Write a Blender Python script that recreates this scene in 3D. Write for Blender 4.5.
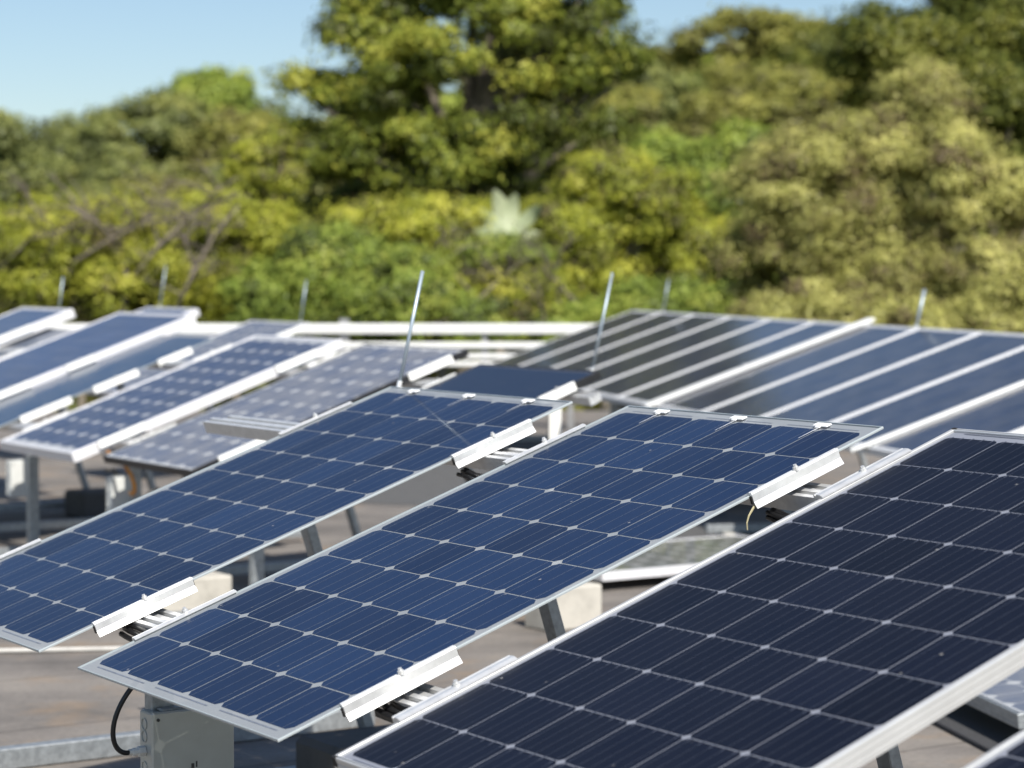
import bpy, math, random
import numpy as np
from mathutils import Vector, Matrix

R = math.radians
for o in list(bpy.data.objects):
    bpy.data.objects.remove(o)
scene = bpy.context.scene
COL = scene.collection

# ------------------------------------------------------------------ camera
CAM_Z = 1.65
cam_d = bpy.data.cameras.new("camera")
cam_d.sensor_width = 36.0
cam_d.lens = 83.14
cam_d.clip_start = 0.05
cam_d.clip_end = 6000
cam_d.dof.use_dof = True
cam_d.dof.focus_distance = 5.45
cam_d.dof.aperture_fstop = 3.6
cam_d.dof.aperture_blades = 9
cam_o = bpy.data.objects.new("camera", cam_d)
COL.objects.link(cam_o)
cam_o.location = (0, 0, CAM_Z)
cam_o.rotation_euler = (math.pi / 2 - 0.0487, 0, 0)
scene.camera = cam_o

# ------------------------------------------------------------------ light
AZ = 0.576                       # heading of the up-slope direction of the panel rows
TILT = 0.3416                    # 19.6 degrees
SUN_EL = R(47)
sd = Vector((0.36, -0.93, 0)).normalized()          # towards the sun (behind the camera, to the right)
sun_vec = Vector((sd.x * math.cos(SUN_EL), sd.y * math.cos(SUN_EL), math.sin(SUN_EL)))
w = bpy.data.worlds.new("World")
scene.world = w
w.use_nodes = True
nt = w.node_tree
sky = nt.nodes.new("ShaderNodeTexSky")
sky.sky_type = 'NISHITA'
sky.sun_disc = False
sky.sun_elevation = SUN_EL
sky.sun_rotation = math.atan2(sd.x, sd.y)
sky.air_density = 1.0
sky.dust_density = 0.5
sky.ozone_density = 3.0
sky.altitude = 200
bg = nt.nodes["Background"]
bg.inputs["Strength"].default_value = 0.083
nt.links.new(sky.outputs["Color"], bg.inputs["Color"])
sun = bpy.data.lights.new("sun", 'SUN')
sun.energy = 4.6
sun.angle = R(0.5)
sun.color = (1.0, 0.955, 0.88)
sun_o = bpy.data.objects.new("sun", sun)
COL.objects.link(sun_o)
sun_o.rotation_euler = sun_vec.to_track_quat('Z', 'Y').to_euler()
sun_o.location = (20, -30, 40)

scene.view_settings.view_transform = 'Standard'
scene.view_settings.look = 'None'
scene.view_settings.gamma = 1.0
scene.view_settings.exposure = 0.43
scene.view_settings.use_curve_mapping = False
scene.render.resolution_x = 1024
scene.render.resolution_y = 768
scene.cycles.max_bounces = 8
scene.cycles.transparent_max_bounces = 12
scene.cycles.caustics_reflective = False
scene.cycles.caustics_refractive = False

# ------------------------------------------------------------------ materials
def mat(name):
    m = bpy.data.materials.new(name)
    m.use_nodes = True
    return m, m.node_tree, m.node_tree.nodes["Principled BSDF"]

def N(t, typ, **kw):
    n = t.nodes.new(typ)
    for k, v in kw.items():
        setattr(n, k, v)
    return n

def noise_ramp(t, scale, stops, detail=6, rough=0.6, coord='Object', vec=None):
    tc = N(t, "ShaderNodeTexCoord")
    no = N(t, "ShaderNodeTexNoise")
    no.inputs["Scale"].default_value = scale
    no.inputs["Detail"].default_value = detail
    no.inputs["Roughness"].default_value = rough
    t.links.new(vec if vec is not None else tc.outputs[coord], no.inputs["Vector"])
    cr = N(t, "ShaderNodeValToRGB")
    while len(cr.color_ramp.elements) < len(stops):
        cr.color_ramp.elements.new(0.5)
    for e, (p, c) in zip(cr.color_ramp.elements, stops):
        e.position = p
        e.color = (c[0], c[1], c[2], 1)
    t.links.new(no.outputs["Fac"], cr.inputs["Fac"])
    return cr.outputs["Color"], no.outputs["Fac"]

def simple(name, c, rough=0.5, metal=0.0, var=0.12, scale=8.0, bump=0.0, spec=0.5):
    m, t, b = mat(name)
    lo = tuple(x * (1 - var) for x in c)
    hi = tuple(min(1, x * (1 + var)) for x in c)
    col, fac = noise_ramp(t, scale, [(0.3, lo), (0.7, hi)])
    t.links.new(col, b.inputs["Base Color"])
    b.inputs["Metallic"].default_value = metal
    b.inputs["Specular IOR Level"].default_value = spec
    mr = N(t, "ShaderNodeMapRange")
    mr.inputs["To Min"].default_value = max(0.02, rough - 0.08)
    mr.inputs["To Max"].default_value = min(1, rough + 0.08)
    t.links.new(fac, mr.inputs["Value"])
    t.links.new(mr.outputs["Result"], b.inputs["Roughness"])
    if bump:
        bp = N(t, "ShaderNodeBump")
        bp.inputs["Strength"].default_value = bump
        bp.inputs["Distance"].default_value = 0.01
        t.links.new(fac, bp.inputs["Height"])
        t.links.new(bp.outputs["Normal"], b.inputs["Normal"])
    return m

M = {}
M['alu'] = simple('mill_aluminium', (0.78, 0.78, 0.77), 0.42, 0.55, 0.10, 30)
M['alu_frame'] = simple('anodised_frame', (0.68, 0.68, 0.67), 0.38, 0.45, 0.04, 12)
M['white_frame'] = simple('pale_frame', (0.82, 0.81, 0.82), 0.45, 0.2, 0.03, 12)
M['galv'] = simple('galvanised_steel', (0.36, 0.38, 0.39), 0.5, 0.6, 0.25, 40)
M['steel_rod'] = simple('rod_steel', (0.46, 0.54, 0.60), 0.45, 0.6, 0.08, 40)
M['black_frame'] = simple('black_frame', (0.02, 0.02, 0.022), 0.4, 0.0, 0.1, 20)
M['rubber'] = simple('rubber', (0.015, 0.014, 0.014), 0.7, 0, 0.2, 60)
M['cable'] = simple('black_cable', (0.012, 0.012, 0.013), 0.4, 0, 0.2, 60)
M['orange'] = simple('orange_cable', (0.75, 0.30, 0.03), 0.5, 0, 0.1, 30)
M['tie'] = simple('pale_tie', (0.45, 0.40, 0.24), 0.5, 0, 0.1, 30)
M['gland'] = simple('gland_plastic', (0.75, 0.76, 0.74), 0.35, 0, 0.05, 30)
M['box'] = simple('enclosure_steel', (0.50, 0.52, 0.49), 0.40, 0.4, 0.05, 18)
M['box_white'] = simple('enclosure_pale', (0.70, 0.71, 0.68), 0.45, 0.1, 0.05, 18)
M['white'] = simple('white_paint', (0.83, 0.83, 0.80), 0.5, 0, 0.05, 6)
M['rail_grey'] = simple('grey_post', (0.34, 0.34, 0.34), 0.5, 0.3, 0.15, 20)
M['mark'] = simple('dark_print', (0.05, 0.05, 0.05), 0.5, 0, 0.1, 20)
M['wood'] = simple('wood_strip', (0.42, 0.25, 0.13), 0.7, 0, 0.25, 20)
M['mat_black'] = simple('rubber_matting', (0.055, 0.055, 0.058), 0.9, 0, 0.35, 120, bump=0.6)

def concrete(name, c):
    m, t, b = mat(name)
    col, fac = noise_ramp(t, 9, [(0.25, tuple(x * 0.72 for x in c)), (0.5, c), (0.8, tuple(min(1, x * 1.15) for x in c))], 10, 0.7)
    t.links.new(col, b.inputs["Base Color"])
    b.inputs["Roughness"].default_value = 0.9
    bp = N(t, "ShaderNodeBump")
    bp.inputs["Strength"].default_value = 0.35
    bp.inputs["Distance"].default_value = 0.01
    t.links.new(fac, bp.inputs["Height"])
    t.links.new(bp.outputs["Normal"], b.inputs["Normal"])
    return m
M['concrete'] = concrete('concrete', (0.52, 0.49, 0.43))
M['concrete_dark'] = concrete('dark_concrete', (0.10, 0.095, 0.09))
M['paver'] = concrete('pale_paver', (0.58, 0.56, 0.52))

# roof: weathered mineral roofing, stained
m, t, b = mat('roof_membrane')
tc = N(t, "ShaderNodeTexCoord")
mp = N(t, "ShaderNodeMapping")
mp.inputs["Scale"].default_value = (1.1, 1.5, 1)
mp.inputs["Rotation"].default_value = (0, 0, R(-8))
t.links.new(tc.outputs["Object"], mp.inputs["Vector"])
c1, f1 = noise_ramp(t, 1.1, [(0.30, (0.11, 0.10, 0.09)), (0.5, (0.215, 0.192, 0.17)), (0.75, (0.31, 0.275, 0.235))], 8, 0.62, vec=mp.outputs["Vector"])
c2, f2 = noise_ramp(t, 40, [(0.3, (0.8, 0.8, 0.8)), (0.7, (1.1, 1.1, 1.1))], 4, 0.7)
mx = N(t, "ShaderNodeMix", data_type='RGBA', blend_type='MULTIPLY')
mx.inputs["Factor"].default_value = 1.0
t.links.new(c1, mx.inputs["A"]); t.links.new(c2, mx.inputs["B"])
c3, f3 = noise_ramp(t, 2.2, [(0.54, (0, 0, 0)), (0.68, (1, 1, 1))], 5, 0.6)
mx2 = N(t, "ShaderNodeMix", data_type='RGBA')
t.links.new(c3, mx2.inputs["Factor"]); t.links.new(mx.outputs["Result"], mx2.inputs["A"])
mx2.inputs["B"].default_value = (0.30, 0.205, 0.12, 1)
mult = N(t, "ShaderNodeMath", operation='MULTIPLY'); mult.inputs[1].default_value = 0.45
sep = N(t, "ShaderNodeRGBToBW"); t.links.new(c3, sep.inputs[0]); t.links.new(sep.outputs[0], mult.inputs[0])
t.links.new(mult.outputs[0], mx2.inputs["Factor"])
br = N(t, "ShaderNodeTexBrick"); br.offset = .37
br.inputs["Scale"].default_value = 1.0; br.inputs["Brick Width"].default_value = 7.5; br.inputs["Row Height"].default_value = 1.0
br.inputs["Mortar Size"].default_value = .008; br.inputs["Mortar Smooth"].default_value = .3
br.inputs["Color1"].default_value = (1, 1, 1, 1); br.inputs["Color2"].default_value = (.86, .86, .87, 1); br.inputs["Mortar"].default_value = (.5, .49, .48, 1)
wp = N(t, "ShaderNodeMapping"); wp.inputs["Rotation"].default_value = (0, 0, R(-33)); t.links.new(tc.outputs["Object"], wp.inputs["Vector"])
t.links.new(wp.outputs["Vector"], br.inputs["Vector"])
mx3 = N(t, "ShaderNodeMix", data_type='RGBA', blend_type='MULTIPLY'); mx3.inputs["Factor"].default_value = 1
t.links.new(mx2.outputs["Result"], mx3.inputs["A"]); t.links.new(br.outputs["Color"], mx3.inputs["B"])
t.links.new(mx3.outputs["Result"], b.inputs["Base Color"])
b.inputs["Roughness"].default_value = 0.9
bp = N(t, "ShaderNodeBump"); bp.inputs["Strength"].default_value = 0.3; bp.inputs["Distance"].default_value = 0.01
t.links.new(f2, bp.inputs["Height"]); t.links.new(bp.outputs["Normal"], b.inputs["Normal"])
M['roof'] = m
M['roof_shade'] = concrete('painted_shade', (0.10, 0.098, 0.095))  # dark tone standing in for shade on the roof

# thin solar glass: clear, fresnel sky reflection, a little dust
def glass(name, refl=0.8, dust=0.02, rough=0.03):
    m, t, b = mat(name)
    out = t.nodes["Material Output"]
    t.nodes.remove(b)
    tr = N(t, "ShaderNodeBsdfTransparent"); tr.inputs["Color"].default_value = (0.96, 0.97, 0.97, 1)
    gl = N(t, "ShaderNodeBsdfGlossy"); gl.inputs["Roughness"].default_value = rough
    df = N(t, "ShaderNodeBsdfDiffuse"); df.inputs["Color"].default_value = (0.55, 0.53, 0.50, 1)
    fr = N(t, "ShaderNodeFresnel"); fr.inputs["IOR"].default_value = 1.36
    mu = N(t, "ShaderNodeMath", operation='MULTIPLY'); mu.inputs[1].default_value = refl
    t.links.new(fr.outputs[0], mu.inputs[0])
    m1 = N(t, "ShaderNodeMixShader"); m2 = N(t, "ShaderNodeMixShader")
    _, fac = noise_ramp(t, 5, [(0.3, (0, 0, 0)), (0.8, (1, 1, 1))], 8, 0.65)
    du = N(t, "ShaderNodeMapRange"); du.inputs["From Min"].default_value = 0.35; du.inputs["From Max"].default_value = 0.75
    du.inputs["To Min"].default_value = dust * 0.5; du.inputs["To Max"].default_value = dust * 1.8
    t.links.new(fac, du.inputs["Value"])
    tc = N(t, "ShaderNodeTexCoord"); vo = N(t, "ShaderNodeTexVoronoi"); vo.inputs["Scale"].default_value = 16
    t.links.new(tc.outputs["Object"], vo.inputs["Vector"])
    lt = N(t, "ShaderNodeMapRange"); lt.inputs["From Min"].default_value = .07; lt.inputs["From Max"].default_value = .035
    t.links.new(vo.outputs["Distance"], lt.inputs["Value"])
    sp_ = N(t, "ShaderNodeSeparateColor"); t.links.new(vo.outputs["Color"], sp_.inputs[0])
    gt = N(t, "ShaderNodeMath", operation='GREATER_THAN'); gt.inputs[1].default_value = .62; t.links.new(sp_.outputs[0], gt.inputs[0])
    am = N(t, "ShaderNodeMath", operation='MULTIPLY'); t.links.new(lt.outputs[0], am.inputs[0]); t.links.new(gt.outputs[0], am.inputs[1])
    am2 = N(t, "ShaderNodeMath", operation='MULTIPLY'); t.links.new(am.outputs[0], am2.inputs[0]); t.links.new(sp_.outputs[1], am2.inputs[1])
    ad = N(t, "ShaderNodeMath", operation='MULTIPLY_ADD'); ad.inputs[1].default_value = .55
    t.links.new(am2.outputs[0], ad.inputs[0]); t.links.new(du.outputs[0], ad.inputs[2])
    t.links.new(ad.outputs[0], m1.inputs[0])
    t.links.new(tr.outputs[0], m1.inputs[1]); t.links.new(df.outputs[0], m1.inputs[2])
    t.links.new(mu.outputs[0], m2.inputs[0])
    t.links.new(m1.outputs[0], m2.inputs[1]); t.links.new(gl.outputs[0], m2.inputs[2])
    t.links.new(m2.outputs[0], out.inputs["Surface"])
    return m
M['glass'] = glass('solar_glass', 0.48, 0.006)
M['glass_dark'] = glass('solar_glass_coated', 0.26, 0.004)
M['glass_far'] = glass('solar_glass_dusty', 0.9, 0.085, .14)
M['glass_grey'] = glass('solar_glass_very_dusty', 0.6, 0.24)
M['rim'] = None
m, t, b = mat('glass_rim')
b.inputs["Base Color"].default_value = (0.62, 0.68, 0.70, 1); b.inputs["Roughness"].default_value = 0.25
b.inputs["Transmission Weight"].default_value = 0.3
M['rim'] = m

m, t, b = mat('milky_encapsulant')
out = t.nodes["Material Output"]; t.nodes.remove(b)
tr = N(t, "ShaderNodeBsdfTransparent"); df = N(t, "ShaderNodeBsdfDiffuse"); tl = N(t, "ShaderNodeBsdfTranslucent")
df.inputs["Color"].default_value = (.50, .53, .57, 1); tl.inputs["Color"].default_value = (.50, .53, .57, 1)
m1 = N(t, "ShaderNodeMixShader"); m1.inputs[0].default_value = .35
m2 = N(t, "ShaderNodeMixShader"); m2.inputs[0].default_value = .88
t.links.new(df.outputs[0], m1.inputs[1]); t.links.new(tl.outputs[0], m1.inputs[2])
t.links.new(tr.outputs[0], m2.inputs[1]); t.links.new(m1.outputs[0], m2.inputs[2]); t.links.new(m2.outputs[0], out.inputs["Surface"])
M['milky'] = m

def cell_mat(name, c, var=0.25, rough=0.45, scale=6.4):
    m, t, b = mat(name)
    at = N(t, "ShaderNodeAttribute", attribute_name="tint")
    cr = N(t, "ShaderNodeValToRGB")
    cr.color_ramp.elements[0].color = (c[0] * (1 - var), c[1] * (1 - var), c[2] * (1 - var * .8), 1)
    cr.color_ramp.elements[1].color = (c[0] * (1 + var), c[1] * (1 + var), c[2] * (1 + var), 1)
    t.links.new(at.outputs["Fac"], cr.inputs["Fac"])
    c2, f2 = noise_ramp(t, 700, [(0.3, (0.75, 0.75, 0.75)), (0.7, (1.25, 1.25, 1.25))], 2, 0.5)
    mx = N(t, "ShaderNodeMix", data_type='RGBA', blend_type='MULTIPLY'); mx.inputs["Factor"].default_value = 1
    t.links.new(cr.outputs[0], mx.inputs["A"]); t.links.new(c2, mx.inputs["B"])
    t.links.new(mx.outputs["Result"], b.inputs["Base Color"])
    b.inputs["Roughness"].default_value = rough
    b.inputs["Specular IOR Level"].default_value = 0.2
    return m
M['cell_blue'] = cell_mat('blue_cells', (0.0115, 0.028, 0.078), 0.36)
M['cell_navy'] = cell_mat('navy_cells', (0.0045, 0.0058, 0.0145), 0.35)
M['cell_mid'] = cell_mat('mid_blue_cells', (0.020, 0.042, 0.125), 0.15)
M['cell_poly'] = cell_mat('poly_cells', (0.025, 0.052, 0.155), 0.2)
M['cell_steel'] = cell_mat('steel_blue_cells', (0.046, 0.088, 0.24), 0.2)
M['frame_grey'] = simple('weathered_frame', (0.78, 0.78, 0.78), 0.5, 0.15, 0.06, 6)
M['cell_grey'] = cell_mat('grey_cells', (0.066, 0.098, 0.19), 0.12)
M['film'] = cell_mat('thin_film', (0.012, 0.052, 0.135), 0.1)
M['film_dark'] = cell_mat('dark_film', (0.020, 0.032, 0.065), 0.1)
M['cell_green'] = cell_mat('greenish_cells', (0.06, 0.085, 0.075), 0.15)
M['ribbon'] = simple('tinned_ribbon', (0.32, 0.34, 0.40), 0.35, 0.5, 0.25, 50)
M['ribbon_dim'] = simple('tinned_ribbon_dim', (0.10, 0.108, 0.145), 0.4, 0.3, 0.25, 50)
M['backsheet'] = simple('backsheet', (0.72, 0.73, 0.76), 0.6, 0, 0.04, 10)
M['backsheet_grey'] = simple('backsheet_grey', (0.27, 0.28, 0.33), 0.6, 0, 0.05, 10)
M['connector'] = simple('connector_with_glint', (0.85, 0.85, 0.84), 0.4, 0, 0.04, 20)

def leaf_mat(name, cols, trans=0.30):
    m, t, b = mat(name)
    out = t.nodes["Material Output"]
    t.nodes.remove(b)
    at = N(t, "ShaderNodeAttribute", attribute_name="tint")
    cr = N(t, "ShaderNodeValToRGB")
    while len(cr.color_ramp.elements) < len(cols):
        cr.color_ramp.elements.new(0.5)
    for i, (e, c) in enumerate(zip(cr.color_ramp.elements, cols)):
        e.position = i / (len(cols) - 1)
        e.color = (c[0], c[1], c[2], 1)
    t.links.new(at.outputs["Fac"], cr.inputs["Fac"])
    df = N(t, "ShaderNodeBsdfDiffuse"); tl = N(t, "ShaderNodeBsdfTranslucent"); gl = N(t, "ShaderNodeBsdfGlossy")
    gl.inputs["Roughness"].default_value = 0.45
    t.links.new(cr.outputs[0], df.inputs["Color"]); t.links.new(cr.outputs[0], tl.inputs["Color"])
    a = N(t, "ShaderNodeMixShader"); a.inputs[0].default_value = trans
    t.links.new(df.outputs[0], a.inputs[1]); t.links.new(tl.outputs[0], a.inputs[2])
    c = N(t, "ShaderNodeMixShader"); c.inputs[0].default_value = 0.015
    t.links.new(a.outputs[0], c.inputs[1]); t.links.new(gl.outputs[0], c.inputs[2])
    t.links.new(c.outputs[0], out.inputs["Surface"])
    return m
M['leaf_big'] = leaf_mat('leaf_olive_gold', [(0.07, 0.075, 0.025), (0.12, 0.155, 0.025), (0.26, 0.295, 0.042), (0.46, 0.45, 0.075)], .26)
M['leaf_lime'] = leaf_mat('leaf_lime', [(0.17, 0.135, 0.08), (0.25, 0.285, 0.04), (0.42, 0.44, 0.05), (0.60, 0.575, 0.10)], .3)
M['leaf_green'] = leaf_mat('leaf_green', [(0.10, 0.12, 0.045), (0.21, 0.285, 0.05), (0.34, 0.41, 0.07), (0.48, 0.51, 0.11)], .28)
M['leaf_olive'] = leaf_mat('leaf_pale_olive', [(0.20, 0.15, 0.085), (0.28, 0.27, 0.085), (0.46, 0.455, 0.13), (0.64, 0.60, 0.21)], .28)
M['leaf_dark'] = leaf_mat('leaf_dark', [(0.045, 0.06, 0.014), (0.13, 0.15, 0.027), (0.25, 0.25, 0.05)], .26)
M['leaf_hill'] = leaf_mat('leaf_hill', [(0.13, 0.115, 0.05), (0.27, 0.275, 0.06), (0.43, 0.40, 0.10)], .28)
M['leaf_greyhill'] = leaf_mat('leaf_grey_hill', [(0.11, 0.125, 0.05), (0.22, 0.25, 0.075), (0.37, 0.37, 0.11)], .28)
M['leaf_pale'] = leaf_mat('leaf_pale_broad', [(0.32, 0.38, 0.21), (0.43, 0.48, 0.29), (0.53, 0.56, 0.36)], 0.2)
M['bark'] = simple('bark', (0.19, 0.16, 0.12), 0.9, 0, 0.35, 6, bump=0.5)
M['bark_pale'] = simple('pale_bark', (0.36, 0.31, 0.25), 0.9, 0, 0.3, 6, bump=0.5)
m, t, b = mat('scrub_ground')
col, fac = noise_ramp(t, 0.6, [(0.3, (0.05, 0.06, 0.02)), (0.55, (0.10, 0.105, 0.035)), (0.75, (0.19, 0.16, 0.09))], 10, 0.7)
t.links.new(col, b.inputs["Base Color"]); b.inputs["Roughness"].default_value = 1
M['ground'] = m

# ------------------------------------------------------------------ mesh helpers
class MB:
    def __init__(s):
        s.v = []; s.f = []; s.mi = []; s.tint = []
    def add(s, vs, fs, mi=0, tint=0.5, mx=None):
        k = len(s.v)
        s.v += [tuple((mx @ Vector(p)) if mx is not None else p) for p in vs]
        for f in fs:
            s.f.append(tuple(i + k for i in f)); s.mi.append(mi); s.tint.append(tint)
    def box(s, lo, hi, mi=0, mx=None, bev=0.0, tint=0.5):
        (x0, y0, z0), (x1, y1, z1) = lo, hi
        if bev:                      # chamfered box: the outline of the three face groups
            b_ = min(bev, (x1 - x0) * .45, (y1 - y0) * .45, (z1 - z0) * .45)
            vs = []; idx = {}
            for i, x in enumerate((x0, x1)):
                for j, y in enumerate((y0, y1)):
                    for k, z in enumerate((z0, z1)):
                        sx, sy, sz = (b_ if i == 0 else -b_), (b_ if j == 0 else -b_), (b_ if k == 0 else -b_)
                        idx[i, j, k] = len(vs)
                        vs += [(x, y + sy, z + sz), (x + sx, y, z + sz), (x + sx, y + sy, z)]
            g = lambda i, j, k, a: idx[i, j, k] + a
            fs = []
            for i in (0, 1):
                q = [g(i, 0, 0, 0), g(i, 1, 0, 0), g(i, 1, 1, 0), g(i, 0, 1, 0)]; fs.append(q if i else q[::-1])
                q = [g(0, i, 0, 1), g(0, i, 1, 1), g(1, i, 1, 1), g(1, i, 0, 1)]; fs.append(q if i else q[::-1])
                q = [g(0, 0, i, 2), g(1, 0, i, 2), g(1, 1, i, 2), g(0, 1, i, 2)]; fs.append(q if i else q[::-1])
            for i in (0, 1):
                for j in (0, 1):
                    fs.append([g(i, j, 0, 0), g(i, j, 1, 0), g(i, j, 1, 1), g(i, j, 0, 1)])
                    fs.append([g(i, 0, j, 0), g(i, 1, j, 0), g(i, 1, j, 2), g(i, 0, j, 2)])
                    fs.append([g(0, i, j, 1), g(1, i, j, 1), g(1, i, j, 2), g(0, i, j, 2)])
                    for k in (0, 1):
                        fs.append([g(i, j, k, 0), g(i, j, k, 1), g(i, j, k, 2)])
            s.add(vs, fs, mi, tint, mx)
            return
        vs = [(x0, y0, z0), (x1, y0, z0), (x1, y1, z0), (x0, y1, z0), (x0, y0, z1), (x1, y0, z1), (x1, y1, z1), (x0, y1, z1)]
        s.add(vs, [(3, 2, 1, 0), (4, 5, 6, 7), (0, 1, 5, 4), (1, 2, 6, 5), (2, 3, 7, 6), (3, 0, 4, 7)], mi, tint, mx)
    def prism(s, poly, y0, y1, mi=0, mx=None):          # poly in (x,z), swept along y
        n = len(poly)
        vs = [(x, y0, z) for x, z in poly] + [(x, y1, z) for x, z in poly]
        fs = [tuple(range(n)), tuple(range(2 * n - 1, n - 1, -1))]
        fs += [(i, i + n, (i + 1) % n + n, (i + 1) % n) for i in range(n)]
        s.add(vs, fs, mi, 0.5, mx)
    def beam(s, p, q, wx, wz, up=(0, 0, 1), mi=0, bev=0.0):
        p, q = Vector(p), Vector(q)
        d = (q - p); L = d.length; d.normalize()
        u = Vector(up); x = d.cross(u)
        if x.length < 1e-4:
            x = d.cross(Vector((1, 0, 0)))
        x.normalize(); z = x.cross(d)
        mx = Matrix(((x.x, d.x, z.x, p.x), (x.y, d.y, z.y, p.y), (x.z, d.z, z.z, p.z), (0, 0, 0, 1)))
        s.box((-wx / 2, 0, -wz / 2), (wx / 2, L, wz / 2), mi, mx, bev)
    def tube(s, pts, r, n=8, mi=0, r_end=None):
        pts = [Vector(p) for p in pts]
        k0 = len(s.v); m_ = len(pts)
        ref = Vector((0.13, 0.27, 0.95))
        for i, p in enumerate(pts):
            d = (pts[min(i + 1, m_ - 1)] - pts[max(i - 1, 0)]).normalized()
            x = d.cross(ref)
            if x.length < 0.05: x = d.cross(Vector((1, 0, 0)))
            x.normalize(); y = d.cross(x)
            rr = r if r_end is None else r + (r_end - r) * i / (m_ - 1)
            for a in range(n):
                an = 2 * math.pi * a / n
                s.v.append(tuple(p + x * math.cos(an) * rr + y * math.sin(an) * rr))
        def F(f):
            s.f.append(f); s.mi.append(mi); s.tint.append(0.5)
        for i in range(m_ - 1):
            for a in range(n):
                F((k0 + i * n + a, k0 + i * n + (a + 1) % n, k0 + (i + 1) * n + (a + 1) % n, k0 + (i + 1) * n + a))
        F(tuple(k0 + a for a in range(n))[::-1])
        F(tuple(k0 + (m_ - 1) * n + a for a in range(n)))
    def frame_sweep(s, W, L, prof, mi=0):               # prof: closed (inset, z)
        n = len(prof); vs = []
        for d, z in prof:
            vs += [(d, d, z), (W - d, d, z), (W - d, L - d, z), (d, L - d, z)]
        fs = []
        for i in range(n):
            j = (i + 1) % n
            for c in range(4):
                e = (c + 1) % 4
                fs.append((i * 4 + c, i * 4 + e, j * 4 + e, j * 4 + c))
        s.add(vs, fs, mi)
    def build(s, name, mats, parent=None, smooth=False):
        me = bpy.data.meshes.new(name)
        me.from_pydata(s.v, [], s.f)
        if not isinstance(mats, (list, tuple)): mats = [mats]
        for m_ in mats: me.materials.append(m_)
        me.polygons.foreach_set("material_index", s.mi)
        a = me.attributes.new("tint", 'FLOAT', 'FACE')
        a.data.foreach_set("value", s.tint)
        if smooth: me.polygons.foreach_set("use_smooth", [True] * len(s.f))
        me.update()
        import bmesh
        bm = bmesh.new(); bm.from_mesh(me); bmesh.ops.recalc_face_normals(bm, faces=bm.faces); bm.to_mesh(me); bm.free()
        o = bpy.data.objects.new(name, me)
        COL.objects.link(o)
        if parent: o.parent = parent
        return o

def tag(o, label=None, cat=None, group=None, kind=None):
    if label: o["label"] = label
    if cat: o["category"] = cat
    if group: o["group"] = group
    if kind: o["kind"] = kind
    return o

def empty(name, mx):
    o = bpy.data.objects.new(name, None)
    o.empty_display_size = 0.1
    COL.objects.link(o)
    o.matrix_world = mx
    return o

def copy_tree(o, parent=None):
    c = o.copy(); COL.objects.link(c)
    if parent: c.parent = parent
    for ch in list(o.children): copy_tree(ch, c)
    return c

def axes(az, t):
    u = Vector((math.sin(az), -math.cos(az), 0))
    h = Vector((math.cos(az), math.sin(az), 0))
    v = h * math.cos(t) + Vector((0, 0, math.sin(t)))
    return u, h, v, u.cross(v)

def W3(a, b, z, az=AZ):
    u, h, _, _ = axes(az, 0)
    return u * a + h * b + Vector((0, 0, z))

def fmat(o, x, y, z):
    return Matrix(((x.x, y.x, z.x, o.x), (x.y, y.y, z.y, o.y), (x.z, y.z, z.z, o.z), (0, 0, 0, 1)))

# ------------------------------------------------------------------ setting: roof, ground
mb = MB(); mb.box((-14, -8, -4.6), (16, 27.5, 0))
tag(mb.build('roof', M['roof']), 'flat weathered roof under the solar panels', 'roof', kind='structure')
def sheet(name, pts, z, m_, label):  # flat dark sheets that paint shade onto the roof, sunlit gap between
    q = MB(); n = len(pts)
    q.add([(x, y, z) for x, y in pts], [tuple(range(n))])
    return tag(q.build(name, m_), label, 'painted shade', kind='structure')
sheet('shade_sheet', [(-1.252, 16.614), (1.422, 15.612), (1.821, 22.759), (-1.821, 22.759)], 0.004, M['roof_shade'], 'dark sheet painting shade on the roof behind the rows')
sheet('shade_sheet', [(0.228, 12.745), (2.503, 11.834), (2.503, 14.566), (0.171, 15.647)], 0.004, M['roof_shade'], 'dark sheet painting shade on the roof before the long array')

gx = np.concatenate([np.linspace(-400, -60, 12), np.linspace(-50, 50, 41), np.linspace(60, 400, 12)])
gy = np.concatenate([np.linspace(-300, 20, 12), np.linspace(28, 160, 56), np.array([200, 300, 500, 900, 1600, 3000.])])
def terrain(x, y):
    k = np.clip((y - 44) / 62.0, 0, 1); k = k * k * (3 - 2 * k)
    ridge = 7.6 + 2.8 / (1 + np.exp(-(x + 1.0) / 4.0)) - 2.6 * np.exp(-((x + 19.0) / 3.5) ** 2) - 2.6 * np.exp(-((x + 7.5) / 4.0) ** 2) + 1.3 * np.exp(-((x + 14.5) / 3.0) ** 2)
    z = -4.3 + k * ridge
    return z + 0.25 * np.sin(x * .31 + y * .17) + 0.2 * np.sin(x * .11 - y * .23)
XX, YY = np.meshgrid(gx, gy)
ZZ = terrain(XX, YY)
mb = MB(); nx_ = len(gx)
fs = [(j * nx_ + i, j * nx_ + i + 1, (j + 1) * nx_ + i + 1, (j + 1) * nx_ + i) for j in range(len(gy) - 1) for i in range(nx_ - 1)]
mb.add(list(zip(XX.ravel().tolist(), YY.ravel().tolist(), ZZ.ravel().tolist())), fs)
tag(mb.build('ground', M['ground'], smooth=True), 'scrubby ground rising to a hill behind the roof', 'ground', kind='structure')

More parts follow.
